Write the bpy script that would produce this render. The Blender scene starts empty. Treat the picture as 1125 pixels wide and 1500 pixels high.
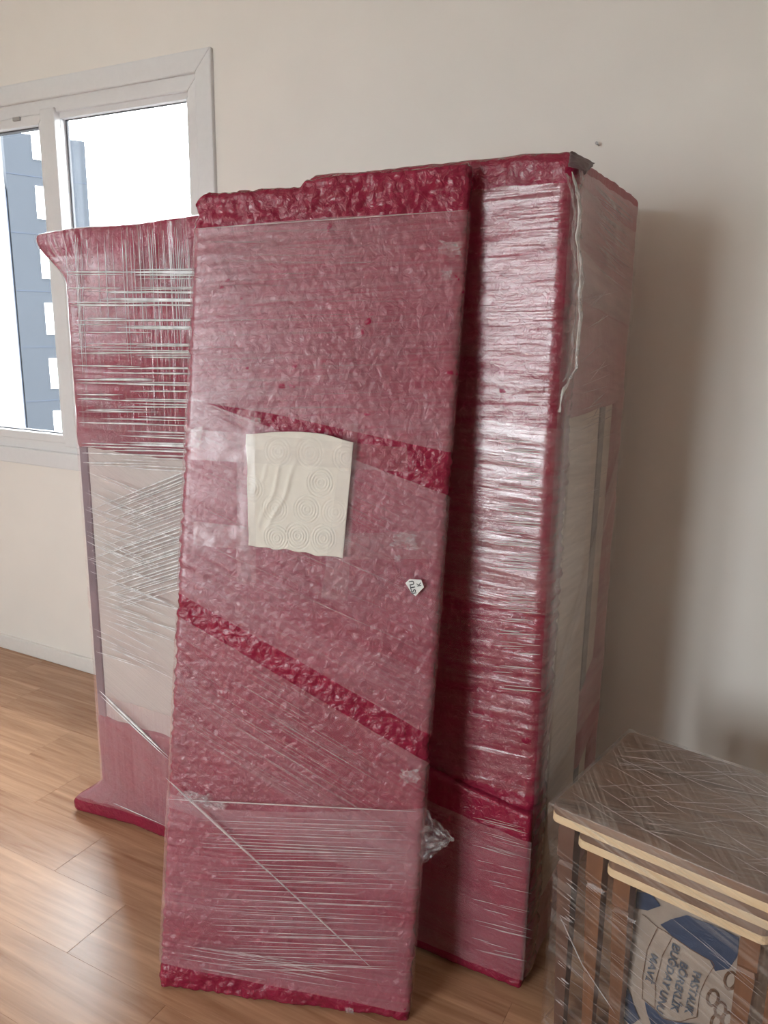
import bpy, math, random
import numpy as np
from mathutils import Matrix, Vector

random.seed(7); rng = np.random.default_rng(7)
scn = bpy.context.scene
COL = scn.collection

# ------------------------------------------------------------------ camera
FPX = 1173.0; PITCH, ROLL, YAW = np.radians([12.96, 0.77, 28.08]); CX, CY = 562.5, 750.0; EYE = 1.5
_f = np.array([-np.sin(YAW)*np.cos(PITCH), np.cos(YAW)*np.cos(PITCH), -np.sin(PITCH)])
_rt = np.array([np.cos(YAW), np.sin(YAW), 0]); _up = np.cross(_rt, _f)
_rr = np.cos(ROLL)*_rt + np.sin(ROLL)*_up; _uu = -np.sin(ROLL)*_rt + np.cos(ROLL)*_up
CAMP = np.array([0, 0, EYE])
cam = bpy.data.cameras.new('camera'); camo = bpy.data.objects.new('camera', cam); COL.objects.link(camo)
cam.sensor_fit = 'HORIZONTAL'; cam.sensor_width = 36.0; cam.lens = 36.0*FPX/1125.0; cam.clip_end = 300
_m = np.eye(4); _m[:3, 0] = _rr; _m[:3, 1] = _uu; _m[:3, 2] = -_f; _m[:3, 3] = CAMP
camo.matrix_world = Matrix(_m.tolist()); scn.camera = camo

# a pixel of the photograph -> a point on a known plane of the place
def ray(x, y): return _f + _rr*(x-CX)/FPX - _uu*(y-CY)/FPX
def onz(x, y, z=0.0): d = ray(x, y); return CAMP + d*(z-EYE)/d[2]
def ony(x, y, Y0): d = ray(x, y); return CAMP + d*Y0/d[1]
def onx(x, y, X0): d = ray(x, y); return CAMP + d*X0/d[0]
def onplane(x, y, p, n): d = ray(x, y); return CAMP + d*((p-CAMP)@n)/(d@n)

# ------------------------------------------------------------------ world, light, exposure
SKY = 5.0
w = bpy.data.worlds.new('sky'); scn.world = w; w.use_nodes = True
bg = w.node_tree.nodes['Background']; bg.inputs[0].default_value = (0.91, 0.955, 1.0, 1); bg.inputs[1].default_value = SKY
scn.view_settings.view_transform = 'Standard'; scn.view_settings.look = 'None'
scn.view_settings.exposure = 2.36; scn.view_settings.gamma = 1.0; scn.view_settings.use_curve_mapping = False
try:
    scn.cycles.use_denoising = True
    scn.cycles.max_bounces = 10; scn.cycles.diffuse_bounces = 5; scn.cycles.glossy_bounces = 4
    scn.cycles.transparent_max_bounces = 24; scn.cycles.sample_clamp_indirect = 8
except Exception: pass

XL, XR, YB, YR, ZC = -4.9, 2.2, 2.294, -2.6, 2.85       # room: left, right, back (window) wall, rear wall, ceiling
WIN1 = (-3.60, -1.955, 0.975, 2.315)                      # opening in the back wall: x0,x1,z0,z1
WIN2 = (-1.65, -0.95, 1.3, 2.25)                             # opening in the left wall: y0,y1,z0,z1
DOOR = (-2.40, -1.15, 0.02, 2.45)                         # balcony door in the rear wall: x0,x1,z0,z1
def portal(name, loc, rot, sx, sy):
    l = bpy.data.lights.new(name, 'AREA'); l.shape = 'RECTANGLE'; l.size = sx; l.size_y = sy
    l.cycles.is_portal = True
    o = bpy.data.objects.new(name, l); COL.objects.link(o); o.location = loc; o.rotation_euler = rot
R90 = math.pi/2
portal('window_portal', ((WIN1[0]+WIN1[1])/2, YB+0.14, (WIN1[2]+WIN1[3])/2), (-R90, 0, 0), WIN1[1]-WIN1[0], WIN1[3]-WIN1[2])
portal('window_portal', (XL-0.14, (WIN2[0]+WIN2[1])/2, (WIN2[2]+WIN2[3])/2), (0, -R90, 0), WIN2[3]-WIN2[2], WIN2[1]-WIN2[0])
portal('window_portal', ((DOOR[0]+DOOR[1])/2, YR-0.14, (DOOR[2]+DOOR[3])/2), (R90, 0, 0), DOOR[1]-DOOR[0], DOOR[3]-DOOR[2])

# ------------------------------------------------------------------ noise (numpy)
_perm = rng.permutation(4096)
def _hash(ix, iy, iz): return _perm[(_perm[(_perm[ix & 4095] + iy) & 4095] + iz) & 4095]
def vnoise(x, y, z=0.0):
    x, y, z = np.broadcast_arrays(np.asarray(x, float), np.asarray(y, float), np.asarray(z, float))
    ix, iy, iz = np.floor(x).astype(int), np.floor(y).astype(int), np.floor(z).astype(int)
    fx, fy, fz = x-ix, y-iy, z-iz
    sx, sy, sz = [t*t*t*(t*(6*t-15)+10) for t in (fx, fy, fz)]
    out = 0
    for dx in (0, 1):
        for dy in (0, 1):
            for dz in (0, 1):
                hv = _hash(ix+dx, iy+dy, iz+dz)
                a = hv*2.39996; b = (hv % 61)/30.5-1
                c = np.sqrt(np.maximum(0, 1-b*b))
                g = c*np.cos(a)*(fx-dx)+c*np.sin(a)*(fy-dy)+b*(fz-dz)
                out = out + g*(sx if dx else 1-sx)*(sy if dy else 1-sy)*(sz if dz else 1-sz)
    return out*1.6
def fbm(x, y, z=0.0, o=3):
    s = 0; a = 1.0
    for k in range(o): s = s + a*vnoise(x*2**k+k*17.3, y*2**k+k*5.7, z*2**k+k*9.1); a *= 0.5
    return s
def sstep(a, b, t):
    t = np.clip((t-a)/(b-a), 0, 1); return t*t*(3-2*t)
def bubbles(s, z, cw=0.030, ch=0.021, seed=0):
    """quilted lumps of the wrapped air cushions, in brick rows"""
    s = s+0.006*vnoise(s*18, z*18, seed+3.1); z = z+0.005*vnoise(s*14, z*14, seed+8.4)
    row = np.floor(z/ch); sx = s/cw+0.5*(row % 2)+0.2*np.sin(row*12.9)
    col = np.floor(sx); fx = sx-col; fz = z/ch-row
    r = (_hash(col.astype(int), row.astype(int), np.full(col.shape, seed+1)) % 97)/97.0
    return (0.45+0.8*r)*(16*fx*(1-fx)*fz*(1-fz))**0.8

# ------------------------------------------------------------------ mesh helpers
def link(name, me, mat=None, parent=None, smooth=False):
    o = bpy.data.objects.new(name, me); COL.objects.link(o)
    if mat is not None:
        me.materials.clear()
        for mm in (mat if isinstance(mat, (list, tuple)) else [mat]): me.materials.append(mm)
    if parent is not None:
        o.parent = parent; o.matrix_parent_inverse = Matrix.Translation(parent.location).inverted()
    if smooth and len(me.polygons): me.polygons.foreach_set('use_smooth', [True]*len(me.polygons))
    return o
def tag(o, label=None, cat=None, group=None, kind=None):
    if label: o['label'] = label
    if cat: o['category'] = cat
    if group: o['group'] = group
    if kind: o['kind'] = kind
    return o
def thing(name, loc, label=None, cat=None, group=None, kind=None):
    o = bpy.data.objects.new(name, None); COL.objects.link(o); o.location = [float(v) for v in loc]; o.empty_display_size = 0.1
    return tag(o, label, cat, group, kind)
class MB:
    def __init__(s): s.v = []; s.f = []
    def box(s, x0, x1, y0, y1, z0, z1):
        n = len(s.v)
        s.v += [(x, y, z) for z in (z0, z1) for y in (y0, y1) for x in (x0, x1)]
        s.f += [tuple(n+i for i in q) for q in ((0, 2, 3, 1), (4, 5, 7, 6), (0, 1, 5, 4), (2, 6, 7, 3), (0, 4, 6, 2), (1, 3, 7, 5))]
        return s
    def prism(s, poly, off):
        """polygon (list of 3d points) extruded by the vector off"""
        n = len(s.v); k = len(poly); off = np.asarray(off)
        s.v += [tuple(map(float, p)) for p in poly]+[tuple(map(float, np.asarray(p)+off)) for p in poly]
        s.f += [tuple(n+i for i in range(k))[::-1], tuple(n+k+i for i in range(k))]
        s.f += [(n+i, n+(i+1) % k, n+k+(i+1) % k, n+k+i) for i in range(k)]
        return s
    def tube(s, pts, rad, seg=8, cap=True):
        pts = [np.asarray(p, float) for p in pts]
        rad = rad if hasattr(rad, '__len__') else [rad]*len(pts)
        n = len(s.v); up = np.array([0.31, 0.2, 0.93])
        for i, p in enumerate(pts):
            t = pts[min(i+1, len(pts)-1)]-pts[max(i-1, 0)]; t /= np.linalg.norm(t)+1e-9
            a = np.cross(t, up); a /= np.linalg.norm(a)+1e-9; b = np.cross(t, a)
            for k in range(seg):
                q = p+rad[i]*(a*math.cos(2*math.pi*k/seg)+b*math.sin(2*math.pi*k/seg)); s.v.append(tuple(q))
        for i in range(len(pts)-1):
            for k in range(seg):
                s.f.append((n+i*seg+k, n+i*seg+(k+1) % seg, n+(i+1)*seg+(k+1) % seg, n+(i+1)*seg+k))
        if cap:
            s.f.append(tuple(n+k for k in range(seg))[::-1]); s.f.append(tuple(n+(len(pts)-1)*seg+k for k in range(seg)))
        return s
    def build(s, name, mat, parent=None, smooth=False, bevel=0):
        me = bpy.data.meshes.new(name); me.from_pydata([tuple(map(float, p)) for p in s.v], [], s.f); me.update()
        o = link(name, me, mat, parent, smooth)
        if bevel:
            m = o.modifiers.new('bevel', 'BEVEL'); m.width = bevel; m.segments = 2; m.limit_method = 'ANGLE'
        return o
def np_mesh(name, V, quads, mat, parent=None, uv=None, smooth=True):
    V = np.asarray(V, np.float32); quads = np.asarray(quads, np.int32)
    me = bpy.data.meshes.new(name)
    me.vertices.add(len(V)); me.vertices.foreach_set('co', V.ravel())
    me.loops.add(quads.size); me.loops.foreach_set('vertex_index', quads.ravel())
    me.polygons.add(len(quads)); me.polygons.foreach_set('loop_start', np.arange(0, quads.size, 4, dtype=np.int32))
    me.update(calc_edges=True); me.validate()
    if uv is not None:
        l = me.uv_layers.new(name='film'); l.data.foreach_set('uv', np.asarray(uv, np.float32)[quads.ravel()].ravel())
    return link(name, me, mat, parent, smooth)
def grid_quads(n, m):
    i, j = np.meshgrid(np.arange(n-1), np.arange(m-1), indexing='ij'); a = (i*m+j).ravel()
    return np.stack([a, a+m, a+m+1, a+1], 1)
def soft_box(name, W, D, H, step, r, disp, place, mat, parent, warp=None, steps=None):
    """closed rounded box on a lattice (x across, y into depth, z up), pushed out by disp(p, n), then placed in the room"""
    st = steps or (step, step, step)
    nx, ny, nz = [max(3, int(round(L/s))) for L, s in zip((W, D, H), st)]
    V = []; Q = []; keys = {}
    K = []; quads = []
    def add(ax, val, n1, n2, a1, a2, flip):
        i, j = np.meshgrid(np.arange(n1+1), np.arange(n2+1), indexing='ij')
        k = np.zeros((n1+1, n2+1, 3), int); k[..., ax] = val; k[..., a1] = i; k[..., a2] = j
        q = grid_quads(n1+1, n2+1)+sum(len(t) for t in K)
        quads.append(q[:, ::-1] if flip else q); K.append(k.reshape(-1, 3))
    add(0, 0, ny, nz, 1, 2, True); add(0, nx, ny, nz, 1, 2, False)
    add(1, 0, nx, nz, 0, 2, False); add(1, ny, nx, nz, 0, 2, True)
    add(2, 0, nx, ny, 0, 1, True); add(2, nz, nx, ny, 0, 1, False)
    K = np.concatenate(K); quads = np.concatenate(quads)
    code = (K[:, 0]*(ny+1)+K[:, 1])*(nz+1)+K[:, 2]
    _, first, inv = np.unique(code, return_index=True, return_inverse=True)
    K = K[first]; quads = inv.ravel()[quads]
    P = K*np.array([W/nx, D/ny, H/nz])
    dims = np.array([W, D, H]); rr = np.minimum(r, dims*0.49)
    q = np.clip(P, rr, dims-rr); d = P-q; ln = np.linalg.norm(d, axis=1, keepdims=True); N = d/np.maximum(ln, 1e-9)
    P2 = q+N*np.minimum(r, rr.min()) if True else P
    if disp is not None: P2 = P2+N*disp(P, N)[:, None]
    if warp is not None: P2 = warp(P2)
    return np_mesh(name, place(P2), quads, mat, parent)
def film_sheet(name, W, D, r, s0, s1, zlo, zhi, off, place, mat, parent, ang=0.0, step=0.008, amp=0.0012, warp=None, su=5, sv=70, seed=0, ragged=0.0):
    """a strip of stretch film carried round left side - front - right side of a box of width W and depth D"""
    n = max(4, int((s1-s0)/step)); s = np.linspace(s0, s1, n)
    lo, hi = zlo(s), zhi(s); m = max(4, int(np.max(hi-lo)/step)); t = np.linspace(0, 1, m)
    S = np.repeat(s[:, None], m, 1); Z = lo[:, None]+(hi-lo)[:, None]*t[None, :]
    if ragged:
        Z = Z+ragged*(vnoise(S*14, S*0+seed, seed)+0.5*vnoise(S*41, S*0+seed, 2.0))*(np.abs(2*t-1)[None, :]**3)
    c, sn = math.cos(ang), math.sin(ang)
    U = S*c+Z*sn; Vv = -S*sn+Z*c
    X = np.clip(S, 0, W); Y = np.where(S < 0, -S, np.where(S > W, S-W, 0.0))
    qx = np.clip(X, r, W-r); qy = np.clip(Y, r, max(r, D-r)); dx, dy = X-qx, Y-qy
    ln = np.maximum(np.hypot(dx, dy), 1e-9); R = r+off+amp*(fbm(U*su, Vv*sv, seed, 2)+0.3)
    P = np.stack([qx+dx/ln*R, qy+dy/ln*R, Z], -1).reshape(-1, 3)
    if warp is not None: P = warp(P)
    return np_mesh(name, place(P), grid_quads(n, m), mat, parent, uv=np.stack([U, Vv], -1).reshape(-1, 2))
def strands(name, lines, mat, parent, nrm):
    """taut film creases: thin three-sided cords; lines = (p, q, width)"""
    mb = MB(); nrm = np.asarray(nrm, float)
    for p, q, wd in lines:
        p = np.asarray(p, float); q = np.asarray(q, float); t = q-p; L = np.linalg.norm(t)
        if L < 1e-4: continue
        sd = np.cross(t/L, nrm); k = len(mb.v); mid = (p+q)/2
        for c_, w_ in ((p, 0.15), (p+(q-p)*0.2, 0.8), (mid, 1.0), (p+(q-p)*0.8, 0.8), (q, 0.15)):
            mb.v += [tuple(c_-sd*wd*w_*0.5), tuple(c_+sd*wd*w_*0.5), tuple(c_+nrm*wd*w_*0.45)]
        for i in range(4):
            a = k+3*i
            mb.f += [(a, a+1, a+4, a+3), (a+1, a+2, a+5, a+4), (a+2, a, a+3, a+5)]
    o = mb.build(name, mat, parent, True); o['kind'] = 'stuff'; return o
def scrap(name, centre, ax, up, nrm, w_, h_, mat, parent, seed, amp=0.5, n=26):
    """a crumpled scrap of film or paper with a torn outline"""
    g = np.linspace(-1, 1, n); A, B = np.meshgrid(g, g, indexing='ij')
    rad = 1+0.35*vnoise(A*1.7+seed, B*1.7, seed*3.3)
    a = A*rad*w_/2+0.2*w_*vnoise(A*3, B*3, seed); b = B*rad*h_/2+0.10*h_*vnoise(A*3+9, B*3, seed)
    c = amp*min(w_, h_)*(0.25+0.8*np.abs(fbm(A*2.6+seed, B*2.6, seed*1.7, 4)))
    P = np.asarray(centre)+a[..., None]*np.asarray(ax)+b[..., None]*np.asarray(up)+c[..., None]*np.asarray(nrm)
    return np_mesh(name, P.reshape(-1, 3), grid_quads(n, n), mat, parent, uv=np.stack([a, b], -1).reshape(-1, 2), smooth=False)

# ------------------------------------------------------------------ materials
class NT:
    def __init__(s, name):
        s.m = bpy.data.materials.new(name); s.m.use_nodes = True; s.t = s.m.node_tree; s.t.nodes.clear()
        s.out = s.n('ShaderNodeOutputMaterial')
    def n(s, typ, **kw):
        nd = s.t.nodes.new(typ)
        for k, v in kw.items():
            if k.startswith('i_'): nd.inputs[k[2:].replace('_', ' ')].default_value = v
            else: setattr(nd, k, v)
        return nd
    def l(s, a, b): s.t.links.new(a, b)
    def math(s, op, a, b=None, clamp=False):
        nd = s.n('ShaderNodeMath', operation=op); nd.use_clamp = clamp
        for i, v in enumerate((a, b)):
            if v is None: continue
            if isinstance(v, (int, float)): nd.inputs[i].default_value = v
            else: s.l(v, nd.inputs[i])
        return nd.outputs[0]
    def maprange(s, v, a, b, c, d):
        nd = s.n('ShaderNodeMapRange'); nd.clamp = True
        for i, x in enumerate((a, b, c, d)): nd.inputs[i+1].default_value = x
        s.l(v, nd.inputs[0]); return nd.outputs[0]
    def noise(s, vec, scale, detail=2, rough=0.5, dist=0.0):
        nd = s.n('ShaderNodeTexNoise'); nd.inputs['Scale'].default_value = scale; nd.inputs['Detail'].default_value = detail
        nd.inputs['Roughness'].default_value = rough; nd.inputs['Distortion'].default_value = dist
        s.l(vec, nd.inputs['Vector']); return nd.outputs[0]
    def mapping(s, vec, scale=(1, 1, 1), loc=(0, 0, 0), rot=(0, 0, 0)):
        nd = s.n('ShaderNodeMapping'); nd.inputs['Scale'].default_value = scale; nd.inputs['Location'].default_value = loc
        nd.inputs['Rotation'].default_value = rot; s.l(vec, nd.inputs[0]); return nd.outputs[0]
    def ramp(s, v, stops):
        nd = s.n('ShaderNodeValToRGB'); e = nd.color_ramp.elements
        while len(e) < len(stops): e.new(0.5)
        for k, (p, c) in enumerate(stops): e[k].position = p; e[k].color = (*c, 1)
        s.l(v, nd.inputs[0]); return nd.outputs[0]
    def bump(s, h, strength, dist=0.01, normal=None):
        nd = s.n('ShaderNodeBump'); nd.inputs['Strength'].default_value = strength; nd.inputs['Distance'].default_value = dist
        s.l(h, nd.inputs['Height'])
        if normal is not None: s.l(normal, nd.inputs['Normal'])
        return nd.outputs[0]
    def coord(s, which='Object'): return s.n('ShaderNodeTexCoord').outputs[which]
    def principled(s, col, rough=0.5, spec=0.5, normal=None, metal=0.0):
        b = s.n('ShaderNodeBsdfPrincipled')
        if isinstance(col, (tuple, list)): b.inputs['Base Color'].default_value = (*col[:3], 1)
        else: s.l(col, b.inputs['Base Color'])
        if isinstance(rough, (int, float)): b.inputs['Roughness'].default_value = rough
        else: s.l(rough, b.inputs['Roughness'])
        b.inputs['Specular IOR Level'].default_value = spec; b.inputs['Metallic'].default_value = metal
        if normal is not None: s.l(normal, b.inputs['Normal'])
        return b.outputs[0]
    def schlick(s, normal, f0=0.04):
        lw = s.n('ShaderNodeLayerWeight')
        if normal is not None: s.l(normal, lw.inputs['Normal'])
        lw.inputs['Blend'].default_value = 0.5
        return s.math('ADD', s.math('MULTIPLY', s.math('POWER', lw.outputs['Facing'], 5.0), 1.0-f0), f0)
    def done(s, sh): s.l(sh, s.out.inputs[0]); return s.m
def plain(name, col, rough=0.5, spec=0.5, nz=0.0, nscale=60.0, bump=0.0):
    t = NT(name); c = t.coord('Object'); n = t.noise(c, nscale, 4)
    k = t.ramp(n, [(0.3, tuple(x*(1-nz) for x in col)), (0.7, tuple(min(1, x*(1+nz)) for x in col))])
    nm = t.bump(n, bump, 0.003) if bump else None
    return t.done(t.principled(k, rough, spec, nm))
def film_mat(name, tint=(0.8, 0.78, 0.77), lo=0.15, hi=0.5, su=3.0, sv=160.0, rough=0.22, gloss=1.0, bump=0.5, broad=14.0, cut=(0.40, 0.66), seed=0.0, ior=1.5):
    """clear stretch film: see-through, milky along its stretch lines, glossy"""
    t = NT(name); uv = t.coord('UV')
    v1 = t.mapping(uv, (su, sv, 1), (seed, seed*3.1, 0)); v2 = t.mapping(uv, (su*0.55, broad, 1), (seed*2+3, seed, 0))
    n1 = t.noise(v1, 1.0, 3, 0.6, 0.15); n2 = t.noise(v2, 1.0, 3, 0.55, 0.6)
    mix = t.math('ADD', t.math('MULTIPLY', n1, 0.55), t.math('MULTIPLY', n2, 0.45))
    a = t.maprange(mix, cut[0], cut[1], lo, hi)
    hgt = t.math('ADD', t.math('MULTIPLY', n1, 0.5), n2)
    nm = t.bump(hgt, bump, 0.004)
    tr = t.n('ShaderNodeBsdfTransparent'); milk = t.principled(tint, 0.45, 0.3, nm)
    m1 = t.n('ShaderNodeMixShader'); t.l(a, m1.inputs[0]); t.l(tr.outputs[0], m1.inputs[1]); t.l(milk, m1.inputs[2])
    gl = t.n('ShaderNodeBsdfGlossy'); gl.inputs['Roughness'].default_value = rough; t.l(nm, gl.inputs['Normal'])
    gl.inputs['Color'].default_value = (1, 1, 1, 1)
    m2 = t.n('ShaderNodeMixShader'); t.l(t.math('MINIMUM', t.math('MULTIPLY', t.schlick(nm), gloss, True), 0.45), m2.inputs[0])
    t.l(m1.outputs[0], m2.inputs[1]); t.l(gl.outputs[0], m2.inputs[2])
    return t.done(m2.outputs[0])
def crease_mat(name, alpha=0.55, tint=(0.85, 0.85, 0.86), rough=0.3, spec=0.6):
    t = NT(name); c = t.coord('Object'); a = t.maprange(t.noise(c, 25, 2), 0.35, 0.65, alpha*0.55, alpha)
    tr = t.n('ShaderNodeBsdfTransparent'); p = t.principled(tint, rough, spec)
    m = t.n('ShaderNodeMixShader'); t.l(a, m.inputs[0]); t.l(tr.outputs[0], m.inputs[1]); t.l(p, m.inputs[2])
    return t.done(m.outputs[0])
def glass_mat(name):
    t = NT(name); tr = t.n('ShaderNodeBsdfTransparent'); tr.inputs[0].default_value = (0.97, 0.985, 0.98, 1)
    gl = t.n('ShaderNodeBsdfGlossy'); gl.inputs['Roughness'].default_value = 0.02
    n = t.noise(t.coord('Object'), 3, 1); t.l(t.bump(n, 0.02, 0.01), gl.inputs['Normal'])
    m = t.n('ShaderNodeMixShader'); t.l(t.schlick(None), m.inputs[0]); t.l(tr.outputs[0], m.inputs[1]); t.l(gl.outputs[0], m.inputs[2])
    return t.done(m.outputs[0])
def bubble_mat(name, col, rough=0.38):
    t = NT(name); c = t.coord('Object')
    n = t.noise(c, 55, 4, 0.6, 0.8); n2 = t.noise(c, 7, 3)
    k = t.ramp(n2, [(0.3, tuple(x*0.86 for x in col)), (0.7, tuple(x*1.12 for x in col))])
    return t.done(t.principled(k, rough, 0.5, t.bump(n, 0.8, 0.006)))
def wood_mat(name, dark, light, along=(1.5, 28, 28), rough=0.4, vary=0.0, spec=0.5):
    t = NT(name); c = t.coord('Object')
    if vary:
        oi = t.n('ShaderNodeObjectInfo'); cx = t.n('ShaderNodeCombineXYZ')
        t.l(t.math('MULTIPLY', oi.outputs['Random'], 37.0), cx.inputs[0]); t.l(t.math('MULTIPLY', oi.outputs['Random'], 91.0), cx.inputs[1])
        va = t.n('ShaderNodeVectorMath', operation='ADD'); t.l(c, va.inputs[0]); t.l(cx.outputs[0], va.inputs[1]); c = va.outputs[0]
    g = t.noise(t.mapping(c, along), 1.0, 6, 0.62, 1.2); g2 = t.noise(t.mapping(c, tuple(a*0.3 for a in along)), 1.0, 3, 0.5, 2.5)
    f = t.math('ADD', t.math('MULTIPLY', g, 0.6), t.math('MULTIPLY', g2, 0.4))
    if vary: f = t.math('ADD', f, t.math('MULTIPLY', t.math('SUBTRACT', oi.outputs['Random'], 0.5), vary))
    k = t.ramp(f, [(0.28, dark), (0.5, tuple((a+b)/2 for a, b in zip(dark, light))), (0.72, light)])
    return t.done(t.principled(k, rough, spec, t.bump(g, 0.08, 0.002)))
M = {}
M['wall'] = plain('wall_paint', (0.76, 0.725, 0.68), 0.85, 0.2, 0.02, 4, 0.0)
M['taupe'] = plain('taupe_paint', (0.40, 0.355, 0.31), 0.85, 0.2, 0.02, 4)  # unseen walls given a darker colour to cut the bounced fill light
M['ceiling'] = plain('ceiling_paint', (0.86, 0.84, 0.80), 0.9, 0.2, 0.01)
M['white'] = plain('white_pvc', (0.68, 0.68, 0.685), 0.35, 0.45, 0.015)
M['gasket'] = plain('grey_gasket', (0.10, 0.10, 0.11), 0.6)
M['steel'] = plain('grey_steel', (0.35, 0.34, 0.33), 0.4)
M['glass'] = glass_mat('window_glass')
M['base'] = plain('painted_baseboard', (0.72, 0.69, 0.66), 0.4, 0.4, 0.02)
M['slab'] = plain('floor_slab', (0.10, 0.06, 0.04), 0.9)
M['plank'] = wood_mat('oak_laminate', (0.25, 0.115, 0.058), (0.58, 0.345, 0.205), (2.2, 34, 34), 0.25, 0.10)
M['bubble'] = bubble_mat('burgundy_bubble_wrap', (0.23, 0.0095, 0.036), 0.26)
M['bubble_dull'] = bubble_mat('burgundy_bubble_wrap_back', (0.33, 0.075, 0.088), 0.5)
M['flap'] = bubble_mat('bubble_wrap_underside', (0.12, 0.07, 0.075), 0.5)
M['cream'] = plain('cream_board', (0.51, 0.485, 0.45), 0.5, 0.4, 0.03, 8)
M['board'] = plain('beige_board', (0.50, 0.40, 0.31), 0.55, 0.4, 0.05, 8)
M['edge'] = plain('grey_edge_board', (0.13, 0.11, 0.13), 0.5, 0.4, 0.1, 20)
M['gap_shade'] = plain('dark_gap_shade', (0.08, 0.075, 0.07), 0.6)
M['film_panel'] = film_mat('film_on_panel', (0.72, 0.46, 0.51), 0.10, 0.26, 2.2, 170, 0.26, 0.75, 0.45, 10, (0.40, 0.62))
M['film_panel2'] = film_mat('film_on_panel_lower', (0.72, 0.45, 0.49), 0.09, 0.24, 2.2, 190, 0.26, 0.75, 0.45, 12, (0.42, 0.64), 4.0)
M['film_wardrobe'] = film_mat('film_on_wardrobe', (0.70, 0.54, 0.53), 0.01, 0.10, 5.0, 100, 0.22, 0.95, 0.9, 26, (0.42, 0.62), 1.0)
M['film_side'] = film_mat('film_on_wardrobe_side', (0.55, 0.50, 0.48), 0.03, 0.16, 3.0, 90, 0.25, 0.7, 0.5, 12, (0.42, 0.62), 2.0)
M['film_cabinet'] = film_mat('film_on_cabinet', (0.80, 0.82, 0.86), 0.0, 0.08, 1.2, 130, 0.10, 0.8, 0.8, 22, (0.48, 0.66), 5.0)
M['film_cabinet_v'] = film_mat('film_gathered', (0.80, 0.83, 0.88), 0.0, 0.16, 2.4, 110, 0.10, 1.1, 1.0, 32, (0.52, 0.64), 6.0)
M['film_table'] = film_mat('film_on_tables', (0.62, 0.56, 0.51), 0.04, 0.34, 1.6, 140, 0.25, 0.7, 0.35, 16, (0.48, 0.66), 8.0)
M['crease'] = crease_mat('film_crease_glint', 0.95, (0.92, 0.93, 0.95), 0.25, 1.0)  # creases nearly opaque white, the window's glint on them put into the colour
M['crease_tail'] = crease_mat('film_tail', 0.5, (0.75, 0.72, 0.70))
M['crease_faint'] = crease_mat('film_crease_faint', 0.28, (0.8, 0.70, 0.70))
M['crease_soft'] = crease_mat('film_crease_soft', 0.6, (0.8, 0.72, 0.72))
M['scrap'] = film_mat('crumpled_film', (0.80, 0.74, 0.74), 0.03, 0.30, 40, 90, 0.25, 0.7, 0.5, 40, (0.42, 0.62), 9.0)
M['tape'] = film_mat('clear_tape', (0.75, 0.62, 0.62), 0.04, 0.12, 12, 40, 0.2, 0.5, 0.3, 12, (0.4, 0.65), 3.0)
M['paper'] = plain('kitchen_paper', (0.68, 0.635, 0.565), 0.9, 0.1, 0.02, 90, 0.05)
M['sticker'] = plain('white_sticker', (0.72, 0.72, 0.70), 0.5)
M['ink'] = plain('black_ink', (0.03, 0.03, 0.035), 0.6)
M['walnut'] = wood_mat('walnut_laminate', (0.09, 0.045, 0.028), (0.34, 0.20, 0.13), (2.0, 30, 30), 0.35)
M['pale'] = wood_mat('pale_edge', (0.66, 0.46, 0.26), (0.80, 0.62, 0.40), (3, 40, 40), 0.45)
M['leg'] = wood_mat('brown_wood_leg', (0.11, 0.038, 0.014), (0.24, 0.095, 0.038), (30, 30, 2.5), 0.4)
M['legdark'] = wood_mat('dark_wood_leg', (0.07, 0.03, 0.02), (0.15, 0.06, 0.035), (30, 30, 2.5), 0.4)
M['sack'] = plain('kraft_paper', (0.36, 0.29, 0.24), 0.8, 0.2, 0.05, 25, 0.1)
M['blue'] = plain('blue_print', (0.028, 0.05, 0.105), 0.7, 0.2, 0.06, 40)
M['slate'] = plain('slate_ink', (0.075, 0.095, 0.13), 0.7, 0.2)
M['brownink'] = plain('brown_ink', (0.13, 0.06, 0.03), 0.7, 0.2)
M['render'] = plain('blue_grey_render', (0.018, 0.021, 0.0265), 0.8, 0.2, 0.03, 0.6)
M['render2'] = plain('blue_grey_render_side', (0.020, 0.0255, 0.039), 0.8, 0.2, 0.03, 0.6)
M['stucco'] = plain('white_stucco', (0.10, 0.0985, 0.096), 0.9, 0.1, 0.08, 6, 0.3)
M['farwall'] = plain('far_white_wall', (0.75, 0.76, 0.74), 0.8, 0.2, 0.02, 1)
M['farglass'] = plain('pale_green_glass', (0.28, 0.36, 0.34), 0.2, 0.5)
M['ground'] = plain('pale_bounce_ground', (0.60, 0.58, 0.54), 0.9, 0.2, 0.1, 0.5)  # unseen rear ground made pale to bounce light up into the room
M['dark_ground'] = plain('dark_ground', (0.06, 0.06, 0.062), 0.9, 0.2, 0.1, 0.5)  # ground before the back window made dark to keep bounced light low
M['winwhite'] = plain('window_white', (0.82, 0.82, 0.82), 0.5, 0.3)  # plain white for the window surrounds and some of their infills

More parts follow.
